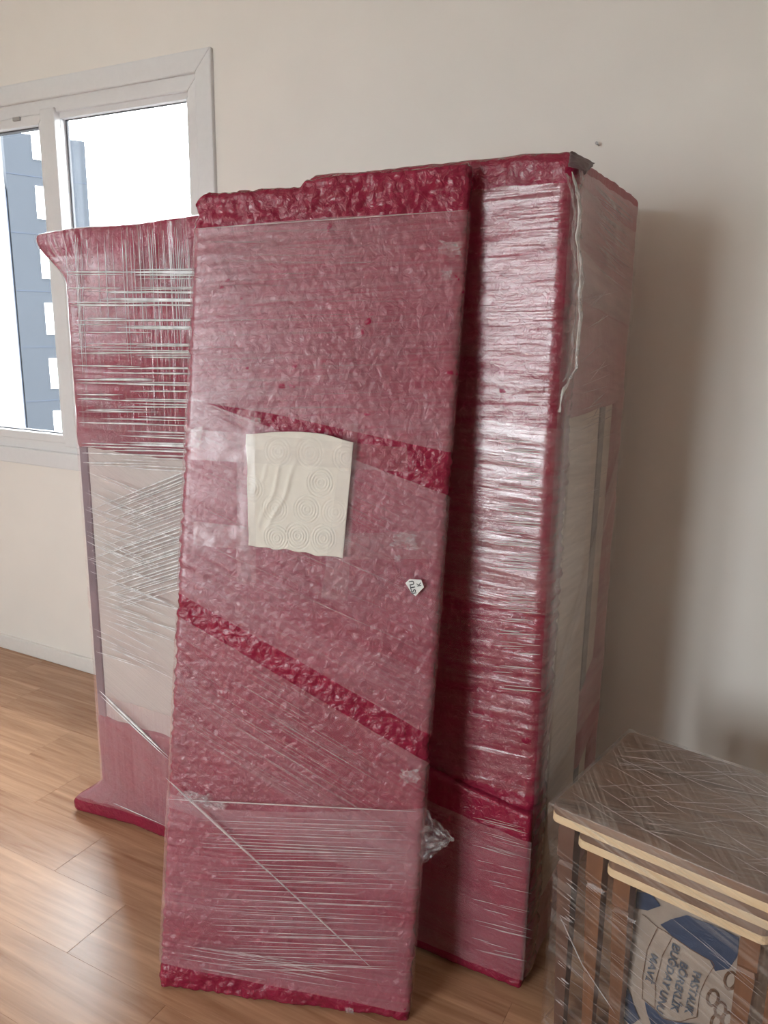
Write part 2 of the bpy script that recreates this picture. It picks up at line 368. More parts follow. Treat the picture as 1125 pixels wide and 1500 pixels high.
# ------------------------------------------------------------------ setting: room shell
T = 0.20
def wall_with_hole(name, axis, pos, out, lo, hi, hole):
    """wall in the plane axis=pos, thickness T outward (out=+1/-1), with one rectangular opening"""
    mb = MB(); a, b, z0, z1 = hole
    p0, p1 = sorted((pos, pos+out*T))
    for (u0, u1, v0, v1) in ((lo, a, 0, ZC), (b, hi, 0, ZC), (a, b, 0, z0), (a, b, z1, ZC)):
        if v1-v0 < 1e-3 or u1-u0 < 1e-3: continue
        if axis == 'y': mb.box(u0, u1, p0, p1, v0, v1)
        else: mb.box(p0, p1, u0, u1, v0, v1)
    return tag(mb.build(name, M['wall']), 'plain wall painted warm white', 'wall', kind='structure')
wb = wall_with_hole('wall_back', 'y', YB, 1, XL-T, XR+T, WIN1); wb['label'] = 'warm white painted wall around the double window'
wl = wall_with_hole('wall_left', 'x', XL, -1, YR, YB, WIN2); wl['label'] = 'taupe painted side wall beside the double window'; wl.data.materials[0] = M['taupe']
wr = wall_with_hole('wall_rear', 'y', YR, -1, XL-T, XR+T, DOOR); wr['label'] = 'taupe painted wall with the balcony door'; wr.data.materials[0] = M['taupe']
tag(MB().box(XR, XR+T, YR, YB, 0, ZC).build('wall_right', M['wall']), 'warm white painted wall beyond the nesting tables', 'wall', kind='structure')
tag(MB().box(XL-T, XR+T, YR-T, YB+T, ZC, ZC+0.2).build('ceiling', M['ceiling']), 'plain white ceiling of the room', 'ceiling', kind='structure')
fl = tag(MB().box(XL-T, XR+T, YR-T, YB+T, -0.22, -0.0105).build('floor', M['slab']), 'light oak laminate plank floor of the room', 'floor', kind='structure')
# planks run along the window wall; rows and end joints read from the photograph
PW = 0.1935; plank_cache = {}
def plank(x0, x1, y0, y1):
    key = (round(x1-x0, 3), round(y1-y0, 3))
    if key not in plank_cache:
        L, Wd = key; g = 0.00015; c = 0.0006; mb = MB()
        top = [(g+c, g+c, 0), (L-g-c, g+c, 0), (L-g-c, Wd-g-c, 0), (g+c, Wd-g-c, 0)]
        mid = [(g, g, -c), (L-g, g, -c), (L-g, Wd-g, -c), (g, Wd-g, -c)]
        bot = [(x, y, -0.011) for x, y, _ in mid]
        mb.v = top+mid+bot; mb.f = [(0, 1, 2, 3), (11, 10, 9, 8)]
        for k in range(4):
            k2 = (k+1) % 4; mb.f += [(4+k, 4+k2, k2, k), (8+k, 8+k2, 4+k2, 4+k)]
        me = bpy.data.meshes.new('plank'); me.from_pydata(mb.v, [], mb.f); me.materials.append(M['plank']); plank_cache[key] = me
    o = bpy.data.objects.new('plank', plank_cache[key]); COL.objects.link(o); o.parent = fl; o.location = (x0, y0, 0)
known = {0: -1.135, 1: -1.455, 2: -1.730, 3: -2.058, 4: -2.327}
y = 1.110-PW*20; r = -20
while y < YB:
    y0, y1 = max(y, YR), min(y+PW, YB)
    if y1-y0 > 0.01:
        j = known.get(r+1, None)
        if j is None: j = -1.455-0.317*r+random.uniform(-0.08, 0.08)
        x = j-1.28*math.ceil((j-XL)/1.28)
        while x < XR:
            a, b = max(x, XL), min(x+1.28, XR)
            if b-a > 0.02: plank(a, b, y0, y1)
            x += 1.28
    y += PW; r += 1
def baseboard(name, x0, x1, y0, y1, label):
    mb = MB().box(x0, x1, y0, y1, 0, 0.068); tag(mb.build(name, M['base'], None, False, 0.004), label, 'baseboard', kind='structure')
baseboard('baseboard_back', XL, XR, YB-0.014, YB+0.004, 'low white baseboard under the double window')
baseboard('baseboard_left', XL-0.004, XL+0.014, YR, YB-0.014, 'low white baseboard along the side wall')
baseboard('baseboard_right', XR-0.014, XR+0.004, YR, YB-0.014, 'low white baseboard beyond the nesting tables')

# window in the back wall: casing with mitred corner, frame, mullion, sash, panes
win = tag(thing('window_1', (-2.75, YB, 0.9)), 'white framed double window with a mitred casing', 'window', kind='structure')
def picture_frame(x0, x1, z0, z1, wd, y0, y1, name, mat, parent, bevel=0.004):
    """four mitred members"""
    o = [(x0, z0), (x1, z0), (x1, z1), (x0, z1)]; i = [(x0+wd, z0+wd), (x1-wd, z0+wd), (x1-wd, z1-wd), (x0+wd, z1-wd)]
    for k in range(4):
        k2 = (k+1) % 4
        poly = [(o[k][0], y0, o[k][1]), (o[k2][0], y0, o[k2][1]), (i[k2][0], y0, i[k2][1]), (i[k][0], y0, i[k][1])]
        MB().prism(poly, (0, y1-y0, 0)).build(name, mat, parent, False, bevel)
CX0, CX1, CZ0, CZ1 = -3.69, -1.886, 0.905, 2.392
picture_frame(CX0, CX1, CZ0, CZ1, 0.070, YB-0.016, YB+0.01, 'casing', M['white'], win, 0.005)
picture_frame(-3.625, -1.951, 0.970, 2.325, 0.050, YB-0.002, YB+0.050, 'outer_frame', M['white'], win, 0.004)
# mullion between the panes, standing a little proud
MB().box(-2.722, -2.644, YB-0.012, YB+0.050, 1.0, 2.29).build('mullion', M['white'], win, False, 0.004)
picture_frame(-2.668, -1.995, 1.012, 2.280, 0.026, YB+0.014, YB+0.044, 'glazing_bead', M['white'], win, 0.003)
picture_frame(-2.640, -2.015, 1.032, 2.260, 0.009, YB+0.036, YB+0.045, 'gasket', M['gasket'], win, 0)
picture_frame(-3.585, -2.705, 1.012, 2.275, 0.036, YB-0.006, YB+0.050, 'sash', M['white'], win, 0.004)
picture_frame(-3.552, -2.738, 1.045, 2.242, 0.008, YB+0.02, YB+0.046, 'gasket', M['gasket'], win, 0)
MB().box(-2.640, -2.015, YB+0.044, YB+0.047, 1.03, 2.26).build('pane', M['glass'], win)
MB().box(-3.56, -2.73, YB+0.044, YB+0.047, 1.03, 2.25).build('pane', M['glass'], win)
MB().box(-2.875, -2.835, YB-0.013, YB+0.0, 2.262, 2.276).build('latch', M['steel'], win, False, 0.002)
# window in the left wall and balcony door in the rear wall (they light the room)
w2 = tag(thing('window_2', (XL, -1.3, 0.9)), 'white framed double window in the side wall', 'window', kind='structure')
y0, y1, z0, z1 = WIN2
for (a, b, c, d) in ((y0, y1, z0, z0+.06), (y0, y1, z1-.06, z1), (y0, y0+.06, z0, z1), (y1-.06, y1, z0, z1), (-1.33, -1.27, z0, z1)):
    MB().box(XL-.08, XL+.012, a, b, c, d).build('frame', M['white'], w2, False, 0.004)
for a, b in ((y0+.06, -1.33), (-1.27, y1-.06)): MB().box(XL-.052, XL-.048, a, b, z0+.06, z1-.06).build('pane', M['glass'], w2)
d1 = tag(thing('door_1', (-1.775, YR, 0.0)), 'white framed glazed balcony door', 'door', kind='structure')
x0, x1, z0, z1 = DOOR
for (a, b, c, d) in ((x0, x1, z0, z0+.58), (x0, x1, z1-.07, z1), (x0, x0+.07, z0, z1), (x1-.07, x1, z0, z1), (-1.825, -1.725, z0, z1)):
    MB().box(a, b, YR-.08, YR+.012, c, d).build('frame', M['white'], d1, False, 0.004)
for a, b in ((x0+.07, -1.825), (-1.725, x1-.07)): MB().box(a, b, YR-.052, YR-.048, z0+.58, z1-.07).build('pane', M['glass'], d1)
MB().box(-1.81, -1.79, YR+.012, YR+.05, 1.0, 1.12).build('handle', M['steel'], d1, False, 0.004)

# ------------------------------------------------------------------ outside
tag(MB().box(-140, 120, 3, 150, -13.0, -12.8).build('ground', M['dark_ground']), 'grey ground far below the window', 'ground', kind='structure')
tag(MB().box(-140, 120, -150, 3, -13.0, -12.8).build('ground', M['ground']), 'pale ground far below the balcony side', 'ground', kind='structure')
# stucco fin of this house next to the window
fx = ony(21, 424, YB+1.3)
tag(MB().box(fx[0]-0.3, fx[0], YB+T, YB+1.3, -3, 6).build('stucco_fin', M['stucco'], None, False, 0.01), 'white stucco wall projecting outside the window', 'wall', kind='structure')
# blue-grey apartment block, storeys 3 m
K3 = 3.0; dirb = np.array([0.28, 0.96, 0]); nb = np.array([0.96, -0.28, 0])
dd = ray(24, 430); dd = dd/np.hypot(dd[0], dd[1]); p0 = dd*16*K3; p0[2] = 0
def fb(t, z, d=0.0): return p0+dirb*t*K3+nb*d+np.array([0, 0, EYE+(z-EYE)*K3])      # t, z in the units of the first estimate
bld = thing('apartment_building', fb(0.7, -3.3), 'blue grey apartment block with white windows beyond the double window', 'building')
MB().prism([fb(0, -3.3), fb(1.45, -3.3), fb(1.45, 4.72), fb(0, 4.66)], -nb*9).build('facade', M['render'], bld)
wing = [fb(-0.02, -3.3, -0.05), fb(-0.02, 3.72, -0.05), fb(-0.02, 3.72, -0.05)-nb*4.5+np.array([0, 0, 5.2]), fb(-0.02, -3.3, -0.05)-nb*4.5]
MB().prism(wing, -dirb*0.3).build('side_wing', M['render2'], bld)
for z in (3.99, 3.03, 2.05, 1.07, 0.10, -0.9):
    MB().prism([fb(-0.005, z, 0.02), fb(1.45, z, 0.02), fb(1.45, z+0.012, 0.02), fb(-0.005, z+0.012, 0.02)], -nb*0.05).build('floor_joint', M['render2'], bld)
for z0_, z1_ in ((4.28, 4.75), (3.30, 3.845), (2.28, 2.82), (1.30, 1.855), (0.32, 0.87), (-0.64, -0.095), (-1.6, -1.06)):
    wf = MB().prism([fb(.48, z0_, .05), fb(.90, z0_, .05), fb(.90, z1_, .05), fb(.48, z1_, .05)], -nb*0.12).build('window_surround', M['winwhite'], bld)
    if z1_ < 4.5:
        MB().prism([fb(.55, z0_+.08, .08), fb(.84, z0_+.08, .08), fb(.84, z1_-.08, .08), fb(.55, z1_-.08, .08)], -nb*0.05).build('window_infill', M['winwhite'] if z0_ > 3 or 1.2 < z0_ < 2 else M['farglass'], bld)
# pale building far away, seen over the wrapped cabinet
far = thing('office_building', (-62, 70, -12.8), 'pale far building with green glazing above the wrapped cabinet', 'building')
pa, pb = ony(166, 300, 75), ony(300, 292, 75)
zt = 0.5*(ony(166, 294, 75)[2]+ony(285, 290, 75)[2])
MB().box(pa[0], pb[0]+10, 75, 83, -12.8, zt).build('facade', M['farwall'], far)
nx = 9; sp = (pb[0]+10-pa[0])/nx
for i in range(nx):
    for k in range(2):
        MB().box(pa[0]+sp*(i+.18), pa[0]+sp*(i+.82), 74.9, 75.05, zt-0.5-1.5*(k+1)+.2, zt-0.5-1.5*k).build('window', M['farglass'], far)

# ------------------------------------------------------------------ wrapped wardrobe
WX0, WX1, WY0, WY1, WH = -1.03, -0.440, 1.548, 2.14, 1.822
ward = thing('wrapped_wardrobe', ((WX0+WX1)/2, (WY0+WY1)/2, 0), 'tall wardrobe in burgundy bubble wrap and clear film with one bare beige side', 'wardrobe')
def place_w(P): return P+np.array([WX0, WY0, 0.0])
WW, WD = WX1-WX0, WY1-WY0
MB().box(WX0+.02, WX1-.012, WY0+.03, WY1-.012, 0.004, WH-.03).build('body', M['board'], ward, False, 0.004)
MB().box(WX1-.013, WX1-.007, WY0+.13, WY0+.37, .12, 1.25).build('side_panel', M['board'], ward, False, 0.003)
MB().box(WX1-.013, WX1-.008, WY0+.385, WY0+.43, .30, 1.62).build('gap_shade', M['gap_shade'], ward)  # flat strip, the shade of a gap put into its dark colour
def disp_wfront(P, N):
    x, z = P[:, 0], P[:, 2]
    edge = sstep(WW-0.07, WW, x)
    return 0.0022*bubbles(x+P[:, 1]*.7, z, 0.034, 0.024, 5)+0.004*fbm(x*7, z*9, P[:, 1]*7, 3)+edge*0.006*fbm(x*10, z*55, 3.0, 2)
# shell of bubble wrap over the front, round the edges
soft_box('bubble_wrap', WW, 0.10, WH, 0.006, 0.022, disp_wfront, place_w, M['bubble'], ward, None, (0.005, 0.012, 0.005))
# wrap over the top, hanging down the side
def disp_gen(seed, a=0.004):
    return lambda P, N: a*fbm(P[:, 0]*9+seed, P[:, 2]*9, P[:, 1]*9, 3)+0.0015*bubbles(P[:, 0]+P[:, 1], P[:, 2], 0.032, 0.024, seed)
def box_at(name, x0, x1, y0, y1, z0, z1, mat, parent, seed, step=0.012, r=0.012, amp=0.003, warp=None):
    return soft_box(name, x1-x0, y1-y0, z1-z0, step, r, disp_gen(seed, amp), lambda P: P+np.array([x0, y0, z0]), mat, parent, warp)
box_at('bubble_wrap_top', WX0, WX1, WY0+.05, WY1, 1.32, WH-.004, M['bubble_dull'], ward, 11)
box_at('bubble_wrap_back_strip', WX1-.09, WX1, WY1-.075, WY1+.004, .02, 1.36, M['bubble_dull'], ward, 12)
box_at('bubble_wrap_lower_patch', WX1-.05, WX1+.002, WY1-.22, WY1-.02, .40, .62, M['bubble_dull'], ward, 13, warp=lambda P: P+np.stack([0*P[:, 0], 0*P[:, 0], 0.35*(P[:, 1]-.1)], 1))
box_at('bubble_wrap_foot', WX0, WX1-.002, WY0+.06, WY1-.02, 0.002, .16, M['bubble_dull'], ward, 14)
# folded-over overlap of the wrap near the foot
def disp_fold(P, N): return 0.003*fbm(P[:, 0]*8, P[:, 2]*8, 4.0, 3)+0.002*fbm(P[:, 0]*45, P[:, 2]*4, 2.0, 2)
soft_box('bubble_wrap_overlap', 0.56, 0.05, 0.52, 0.006, 0.010, disp_fold, lambda P: P+np.array([WX1-.563, WY0-.018, 0.008]), M['bubble'], ward,
         lambda P: P-np.stack([0*P[:, 0], 0*P[:, 0], 0.16*np.maximum(0, P[:, 0]-.14)*(P[:, 2]/.52)+1.0*np.maximum(0, .14-P[:, 0])*(P[:, 2] > .4)], 1))
# curled flap at the top corner
n_ = 20; A, B = np.meshgrid(np.linspace(0, 1, n_), np.linspace(0, 1, n_), indexing='ij')
q = [onx(838, 221, WX1-.004), onx(872, 239, WX1+.012), onx(855, 257, WX1+.022), onx(834, 243, WX1+.004)]
fp = ((1-A)*(1-B))[..., None]*q[0]+(A*(1-B))[..., None]*q[1]+(A*B)[..., None]*q[2]+((1-A)*B)[..., None]*q[3]
fp[..., 0] += .016*np.sin(A*math.pi)*np.sin(B*2.2)+.003*vnoise(A*5, B*5, 2.0)
V1 = fp.reshape(-1, 3); V2 = V1-np.array([.003, 0, .001]); nv = n_*n_
nq = grid_quads(n_, n_); per = np.concatenate([np.arange(0, n_), np.arange(2*n_-1, nv, n_), np.arange(nv-2, nv-n_-1, -1), np.arange(nv-2*n_, 0, -n_)])
rim = np.stack([per, np.roll(per, -1), np.roll(per, -1)+nv, per+nv], 1)
np_mesh('bubble_wrap_flap', np.concatenate([V1, V2]), np.concatenate([nq, nq[:, ::-1]+nv, rim]), M['flap'], ward)
# film: front and right side in one turn, several turns
def cst(v): return lambda s: np.full_like(s, v)
film_sheet('stretch_film', WW, WD, 0.022, 0.02, WW+WD-.02, cst(0.50), lambda s: 1.765+0*s-0.03*sstep(WW, WW+.5, s), 0.0045, place_w, M['film_wardrobe'], ward, 0.03, 0.007, 0.0022, None, 6, 70, 1, 0.006)
film_sheet('stretch_film', WW, WD, 0.022, WW-.004, WW+WD-.02, cst(0.03), cst(1.79), 0.007, place_w, M['film_side'], ward, -0.12, 0.012, 0.003, None, 3, 30, 2, 0.004)
film_sheet('stretch_film', WW, WD, 0.022, 0.1, WW-.008, lambda s: .04+0*s, lambda s: .47-0.12*s, 0.024, place_w, M['film_panel2'], ward, -0.13, 0.009, 0.002, None, 4, 50, 3, 0.004)
film_sheet('stretch_film', WW, WD, 0.022, 0.30, WW+.25, lambda s: .95-0.05*s, lambda s: 1.34-.05*s, 0.007, place_w, M['film_wardrobe'], ward, -0.06, 0.009, 0.002, None, 4, 50, 4, 0.004)
film_sheet('stretch_film', WW, WD, 0.022, WW+.02, WW+WD-.02, lambda s: .62+.9*(s-WW), lambda s: .70+.95*(s-WW), 0.010, place_w, M['film_side'], ward, 0.74, 0.009, 0.001, None, 3, 30, 5, 0.002)
film_sheet('stretch_film', WW, WD, 0.022, WW+.03, WW+WD-.02, lambda s: 1.565-.1*(s-WW), lambda s: 1.66-.16*(s-WW), 0.010, place_w, M['film_side'], ward, -0.13, 0.009, 0.001, None, 3, 30, 6, 0.002)
# taut creases on the wardrobe front, the door's reflected glint put into their pale colour, px rows of the photograph on the plane of its face
L = []
for k in range(70):
    yy = random.choice((random.uniform(640, 850), random.uniform(870, 1012), random.uniform(690, 840)))
    xa = 718+random.uniform(0, 30) if random.random() < .7 else random.uniform(735, 775); xb = min(792, xa+random.uniform(25, 90))
    L.append((ony(xa, yy, WY0-.020), ony(xb, yy+(xb-xa)*random.uniform(.04, .10), WY0-.020), random.uniform(.0012, .0035)))
for k in range(34):
    yy = random.uniform(1190, 1400); xa = random.uniform(690, 735); xb = min(780, xa+random.uniform(25, 70))
    L.append((ony(xa, yy, WY0-.028), ony(xb, yy+(xb-xa)*random.uniform(.2, .3), WY0-.028), random.uniform(.001, .002)))
strands('film_creases', L, M['crease_soft'], ward, (0, -1, 0))
L = []
for k in range(46):
    yy = random.uniform(262, 420); a = onx(random.uniform(870, 885), yy-30, WX1+.020); b = onx(random.uniform(905, 932), yy+8, WX1+.020)
    L.append((a, b, random.uniform(.001, .0025)))
for k in range(30):
    yy = random.uniform(430, 740); a = onx(random.uniform(840, 870), yy+6, WX1+.020); b = onx(random.uniform(880, 910), yy-random.uniform(5, 25), WX1+.020)
    L.append((a, b, random.uniform(.001, .002)))
L = [l for l in L if max(l[0][2], l[1][2]) < 1.78 and l[0][1] > WY0+.03 and l[1][1] < WY1-.02]
strands('film_creases_side', L, M['crease_soft'], ward, (1, 0, 0))
# twisted tail of film hanging down the corner
tail = [(838, 252), (846, 280), (850, 310), (846, 345), (849, 372), (852, 402), (848, 430), (851, 462), (846, 510), (844, 540), (832, 560), (822, 580), (820, 604)]
pts = [onx(x, y, WX1+.030) for x, y in tail]
tt = np.linspace(0, len(pts)-1, 70); P = np.array([[np.interp(t, range(len(pts)), [p[c] for p in pts]) for c in range(3)] for t in tt])
mb = MB()
for sd in range(11):
    k0 = random.randint(0, 20) if sd > 3 else 0; k1 = random.randint(42, 70) if sd > 3 else 70
    sp = .5+1.2*np.sin(tt/tt[-1]*math.pi)
    Q = P+np.stack([0.004*vnoise(tt*1.3, sd*7.0, 1.0), sp*(0.016 if sd > 3 else .006)*vnoise(tt*.5, sd*3.3+2, 4.0), 0*tt], 1)
    mb.tube(Q[k0:k1], list(0.0006+(0.0022 if sd > 3 else 0.0036)*np.abs(vnoise(tt[k0:k1]*.8, sd*5.0, 2.0))), 6)
mb.build('film_tail', M['crease_tail'], ward, True)
n_, m_ = 60, 10; A, B = np.meshgrid(np.linspace(0, 1, n_), np.linspace(-1, 1, m_), indexing='ij')
base = np.array([[np.interp(a_*(len(pts)-3), range(len(pts)), [p[c] for p in pts]) for c in range(3)] for a_ in A[:, 0]])
wd_ = .006+.012*np.abs(vnoise(A*7, 1.0, 3.0))
base = base[:, None, :]+np.stack([-.012+.006*vnoise(A*22, B*2, 5.0), B*wd_+.008, 0*A], -1)
np_mesh('film_tail', base.reshape(-1, 3), grid_quads(n_, m_), M['scrap'], ward, uv=np.stack([A*.6, B*.02], -1).reshape(-1, 2))

# ------------------------------------------------------------------ wrapped cabinet with white front
CXA, CXB, CYA, CYB, CH = -1.816, -1.060, 1.560, 2.02, 1.752
cab = thing('wrapped_cabinet', ((CXA+CXB)/2, (CYA+CYB)/2, 0), 'cabinet with a bare white middle and burgundy wrapped ends under shiny film', 'cabinet')
CW, CD = CXB-CXA, CYB-CYA
def place_c(P): return P+np.array([CXA, CYA, 0.0])
MB().box(CXA+.02, CXB-.01, CYA+.012, CYB-.012, .01, CH-.02).build('body', M['cream'], cab, False, 0.006)
MB().box(CXA+.004, CXA+.034, CYA+.006, CYB-.02, .25, 1.20).build('edge_strip', M['edge'], cab, False, 0.004)
def ear(P):
    x, z = P[:, 0], P[:, 2]
    f = sstep(.14, 0, x)
    up_ = f*sstep(1.60, 1.74, z); dn = f*sstep(.13, .03, z)
    sh = np.stack([-0.105*up_-0.10*dn, -.03*dn+0.0*up_, -0.015*up_*f], 1)
    sag = np.zeros_like(P); sag[:, 2] = -0.012*np.sin(x*9)*sstep(1.6, 1.75, z)*0.5
    return P+sh+sag
def disp_cab(P, N):
    x, z = P[:, 0], P[:, 2]
    return 0.0022*fbm(x*9, z*9, P[:, 1]*9, 3)+0.0022*np.abs(fbm(x*45, z*5, P[:, 1]*30, 2))
def wavy(zb, amp):
    """cut edge of the wrap wanders up and down"""
    def f(P): 
        Q = P.copy(); Q[:, 2] += amp*vnoise(P[:, 0]*9, 3.0, zb)*np.exp(-np.abs(P[:, 2]-zb)/.05)
        return Q
    return f
wv = wavy(1.155, .012)
soft_box('bubble_wrap_upper', CW, CD, CH-1.155, .008, .016, disp_cab, lambda P: place_c(ear(wv(P+np.array([0, 0, 1.155])))), M['bubble'], cab, None, (.007, .02, .007))
wv2 = wavy(.345, .012)
soft_box('bubble_wrap_lower', CW, CD, .345, .008, .016, disp_cab, lambda P: place_c(ear(wv2(P))), M['bubble'], cab, None, (.007, .02, .007))
film_sheet('stretch_film', CW, CD, .016, .004, CW, cst(1.155), cst(1.68), .003, lambda P: place_c(ear(P)), M['film_cabinet'], cab, -0.02, .008, .002, None, 1.6, 60, 1, .004)
film_sheet('stretch_film', CW, CD, .016, .004, CW, cst(1.22), cst(1.745), .0055, lambda P: place_c(ear(P)), M['film_cabinet_v'], cab, math.pi/2, .007, .003, None, 1.4, 55, 2, .006)
film_sheet('stretch_film', CW, CD, .016, .004, CW, cst(.05), cst(1.25), .004, lambda P: place_c(ear(P)), M['film_panel2'], cab, -0.45, .012, .0015, None, 2, 40, 3, .004)
film_sheet('stretch_film', CW, CD, .016, .004, CW, cst(.06), cst(.42), .006, lambda P: place_c(ear(P)), M['film_panel'], cab, math.pi/2, .009, .002, None, 2, 60, 4, .003)
YC = CYA-.008
def pc(x, y): return ony(x, y, YC)
L = []
for k in range(34):                       # rising to the right, fanned
    t = k/33.0
    xa = random.uniform(128, 190)+40*max(0, t-.5); yb = 692+t*170+random.uniform(-2, 2); xb = 268-6*t
    sl = -0.40+0.10*t; ya = yb-sl*(xb-xa)
    L.append((pc(xa, ya), pc(xb, yb), random.uniform(.0028, .0052)))
for k in range(52):                       # falling to the right
    t = random.random(); xa = random.uniform(121, 150)+12*t; ya = 690+t*270; xb = xa+random.uniform(50, 125); sl = random.uniform(.22, .52)
    if xb > 262: xb = 262
    L.append((pc(xa, ya), pc(xb, ya+sl*(xb-xa)), random.uniform(.0016, .003)))
for k in range(95):                       # nearly level, over the wrap
    yy = random.uniform(392, 690); f = (yy-390)/300
    xa = random.choice((95+28*f, random.uniform(105, 160), random.uniform(170, 215), random.uniform(170, 205))); xb = min(278-8*f, xa+random.uniform(50, 150))
    sl = random.uniform(-.01, .02)+.10*max(0, f-.6)
    L.append((pc(xa, yy), pc(xb, yy+sl*(xb-xa)), random.uniform(.002, .005)))
for k in range(46):                       # gathered, upright
    xx = random.uniform(88, 276); ya = 330+random.uniform(0, 30); yb = ya+random.uniform(40, 220)
    L.append((pc(xx, ya), pc(xx+(yb-ya)*.055, yb), random.uniform(.001, .0024)))
L.append((pc(146, 1012), pc(246, 1108), .010)); L.append((pc(148, 1020), pc(246, 1112), .006))
L.append((pc(140, 1165), pc(243, 1210), .003))
for i, (p_, q_, w_) in enumerate(L):      # those that run on behind the leaning board
    if q_[0] > -1.46 and abs(q_[0]-p_[0]) > .05:
        k_ = min(1.7, (CXB-.012-p_[0])/(q_[0]-p_[0])); L[i] = (p_, p_+(q_-p_)*k_, w_)
strands('film_creases', L, M['crease'], cab, (0, -1, 0))

# ------------------------------------------------------------------ leaning wrapped panel
pbl = onz(232, 1447); pbr = onz(597, 1499); ptr = ony(691, 250, 1.496)
e_ = pbr-pbl; pn = np.cross(e_, ptr-pbr); pn /= np.linalg.norm(pn)
ptl = onplane(286, 283, pbl, pn)
PWd = np.linalg.norm(e_); PH = 1.78; PD = 0.042
panel = thing('wrapped_board', (pbl+pbr)/2, 'tall flat board in burgundy bubble wrap with film bands, leaning on wrapped wardrobe', 'board')
def place_p(P):
    a = (P[:, 0]/PWd)[:, None]; b = (P[:, 2]/PH)[:, None]
    return (1-b)*((1-a)*pbl+a*pbr)+b*((1-a)*ptl+a*ptr)-pn*P[:, 1:2]
def pp(u, v, off=0.0): return place_p(np.array([[u*PWd, -off, v*PH]]))[0]
_cb = np.stack([ptl+ptr-pbl-pbr])[0]
def puv(x, y):
    """photo pixel -> (u, v) in 0..1 over the panel face"""
    X = onplane(x, y, pbl, pn); a, b = .5, .5
    for _ in range(30):
        P0 = (1-b)*((1-a)*pbl+a*pbr)+b*((1-a)*ptl+a*ptr)
        da = (1-b)*(pbr-pbl)+b*(ptr-ptl); db = (1-a)*(ptl-pbl)+a*(ptr-pbr)
        s_ = np.linalg.lstsq(np.stack([da, db], 1), X-P0, rcond=None)[0]; a += s_[0]; b += s_[1]
    return a, b
def ppx(x, y, off=0.006): u, v = puv(x, y); return pp(u, v, off)
def disp_panel(P, N):
    x, y, z = P[:, 0], P[:, 1], P[:, 2]
    edge = np.exp(-x/.02)+np.exp(-(PWd-x)/.02)
    loose = np.clip(sstep(1.66, 1.72, z)+sstep(.09, .04, z), 0, 1)
    return 0.0022*bubbles(x+y*.6, z, .026, .020, 2)+(.0028+.002*loose)*fbm(x*9, z*11, y*9, 3)-.0030*np.abs(fbm(x*34, z*44, y*30, 3))+edge*.0035*fbm(x*14, z*60, y*20, 2)+loose*.0025*fbm(x*28, z*28, 1.0, 2)
def warp_panel(P):
    Q = P.copy(); x, z = P[:, 0], P[:, 2]; top = sstep(PH-.10, PH, z)
    hump = .014*sstep(.225, .24, x)+.004*sstep(.3, .55, x)
    Q[:, 2] += top*(hump+.003*vnoise(x*18, 2.0, 5.0))
    cut = np.maximum(0, .026-(x+(PH-z))); Q[:, 2] -= cut*.7*(z > PH-.05)
    Q[:, 1] -= .006*sstep(.2, .3, x)*sstep(PH-.045, PH-.02, z)
    return Q
soft_box('bubble_wrap', PWd, PD, PH, .0035, .014, disp_panel, place_p, M['bubble'], panel, warp_panel, (.0035, .008, .0035))
def zl(*pts):
    """height along the face as a straight line through photo pixels"""
    q = [puv(*p) for p in pts]; xs = [a*PWd for a, b in q]; zs = [b*PH for a, b in q]
    if len(q) == 2:
        k = (zs[1]-zs[0])/(xs[1]-xs[0]); return lambda s: zs[0]+k*(s-xs[0])
    return lambda s: np.interp(s, xs, zs)
rP = .014; sA, sB = -PD*.7, PWd+PD*.7
film_sheet('stretch_film', PWd, PD, rP, sA, sB, zl((288, 588), (400, 606), (655, 662)), zl((285, 336), (480, 319), (688, 309)), .003, place_p, M['film_panel'], panel, 0.02, .007, .0015, None, 3, 60, 1, .001)
film_sheet('stretch_film', PWd, PD, rP, sA, sB, zl((262, 868), (622, 1072)), zl((282, 582), (652, 724)), .0042, place_p, M['film_panel'], panel, -0.42, .007, .0015, None, 3, 60, 2, .001)
film_sheet('stretch_film', PWd, PD, rP, sA, sB, lambda s: np.maximum(.06, zl((245, 1180), (605, 1300))(s)), zl((259, 900), (612, 1108)), .0042, place_p, M['film_panel2'], panel, -0.52, .007, .0015, None, 3, 60, 3, .001)
film_sheet('stretch_film', PWd, PD, rP, sA, sB, zl((234, 1408), (600, 1482)), zl((248, 1160), (330, 1184), (450, 1188), (615, 1183)), .0056, place_p, M['film_panel'], panel, -0.03, .007, .0015, None, 3, 60, 4, .001)
L = []
for k in range(46):
    yy = 1192+k*4.9+random.uniform(-1.5, 1.5); xa = 292+random.uniform(0, 60)+k*.6; xb = 600-k*.4-random.uniform(0, 90)*(random.random() < .4)
    L.append((ppx(xa, yy, .014), ppx(xb, yy+(xb-xa)*random.uniform(.01, .05), .014), random.uniform(.0008, .0022)))
for k in range(20):
    xa = random.uniform(260, 420); yy = 1405+(xa-234)*.2-random.uniform(4, 40); xb = xa+random.uniform(50, 150)
    L.append((ppx(xa, yy, .014), ppx(xb, yy+(xb-xa)*.16, .014), random.uniform(.0008, .0014)))
L.append((ppx(250, 1166, .015), ppx(610, 1184, .014), .004))
L.append((ppx(247, 1135, .015), ppx(400, 1275, .016), .007)); L.append((ppx(380, 1255, .016), ppx(545, 1410, .015), .0045))
L.append((ppx(286, 337, .012), ppx(686, 310, .012), .0022))
strands('film_creases', L, M['crease_soft'], panel, pn)
L = []
for k in range(60):                        # diagonal turns
    t = random.random(); xa = random.uniform(265, 420); y0_ = 905+(xa-259)*.58+t*160; xb = min(610, xa+random.uniform(60, 220))
    L.append((ppx(xa, y0_, .012), ppx(xb, y0_+(xb-xa)*.60, .012), random.uniform(.0006, .0014)))
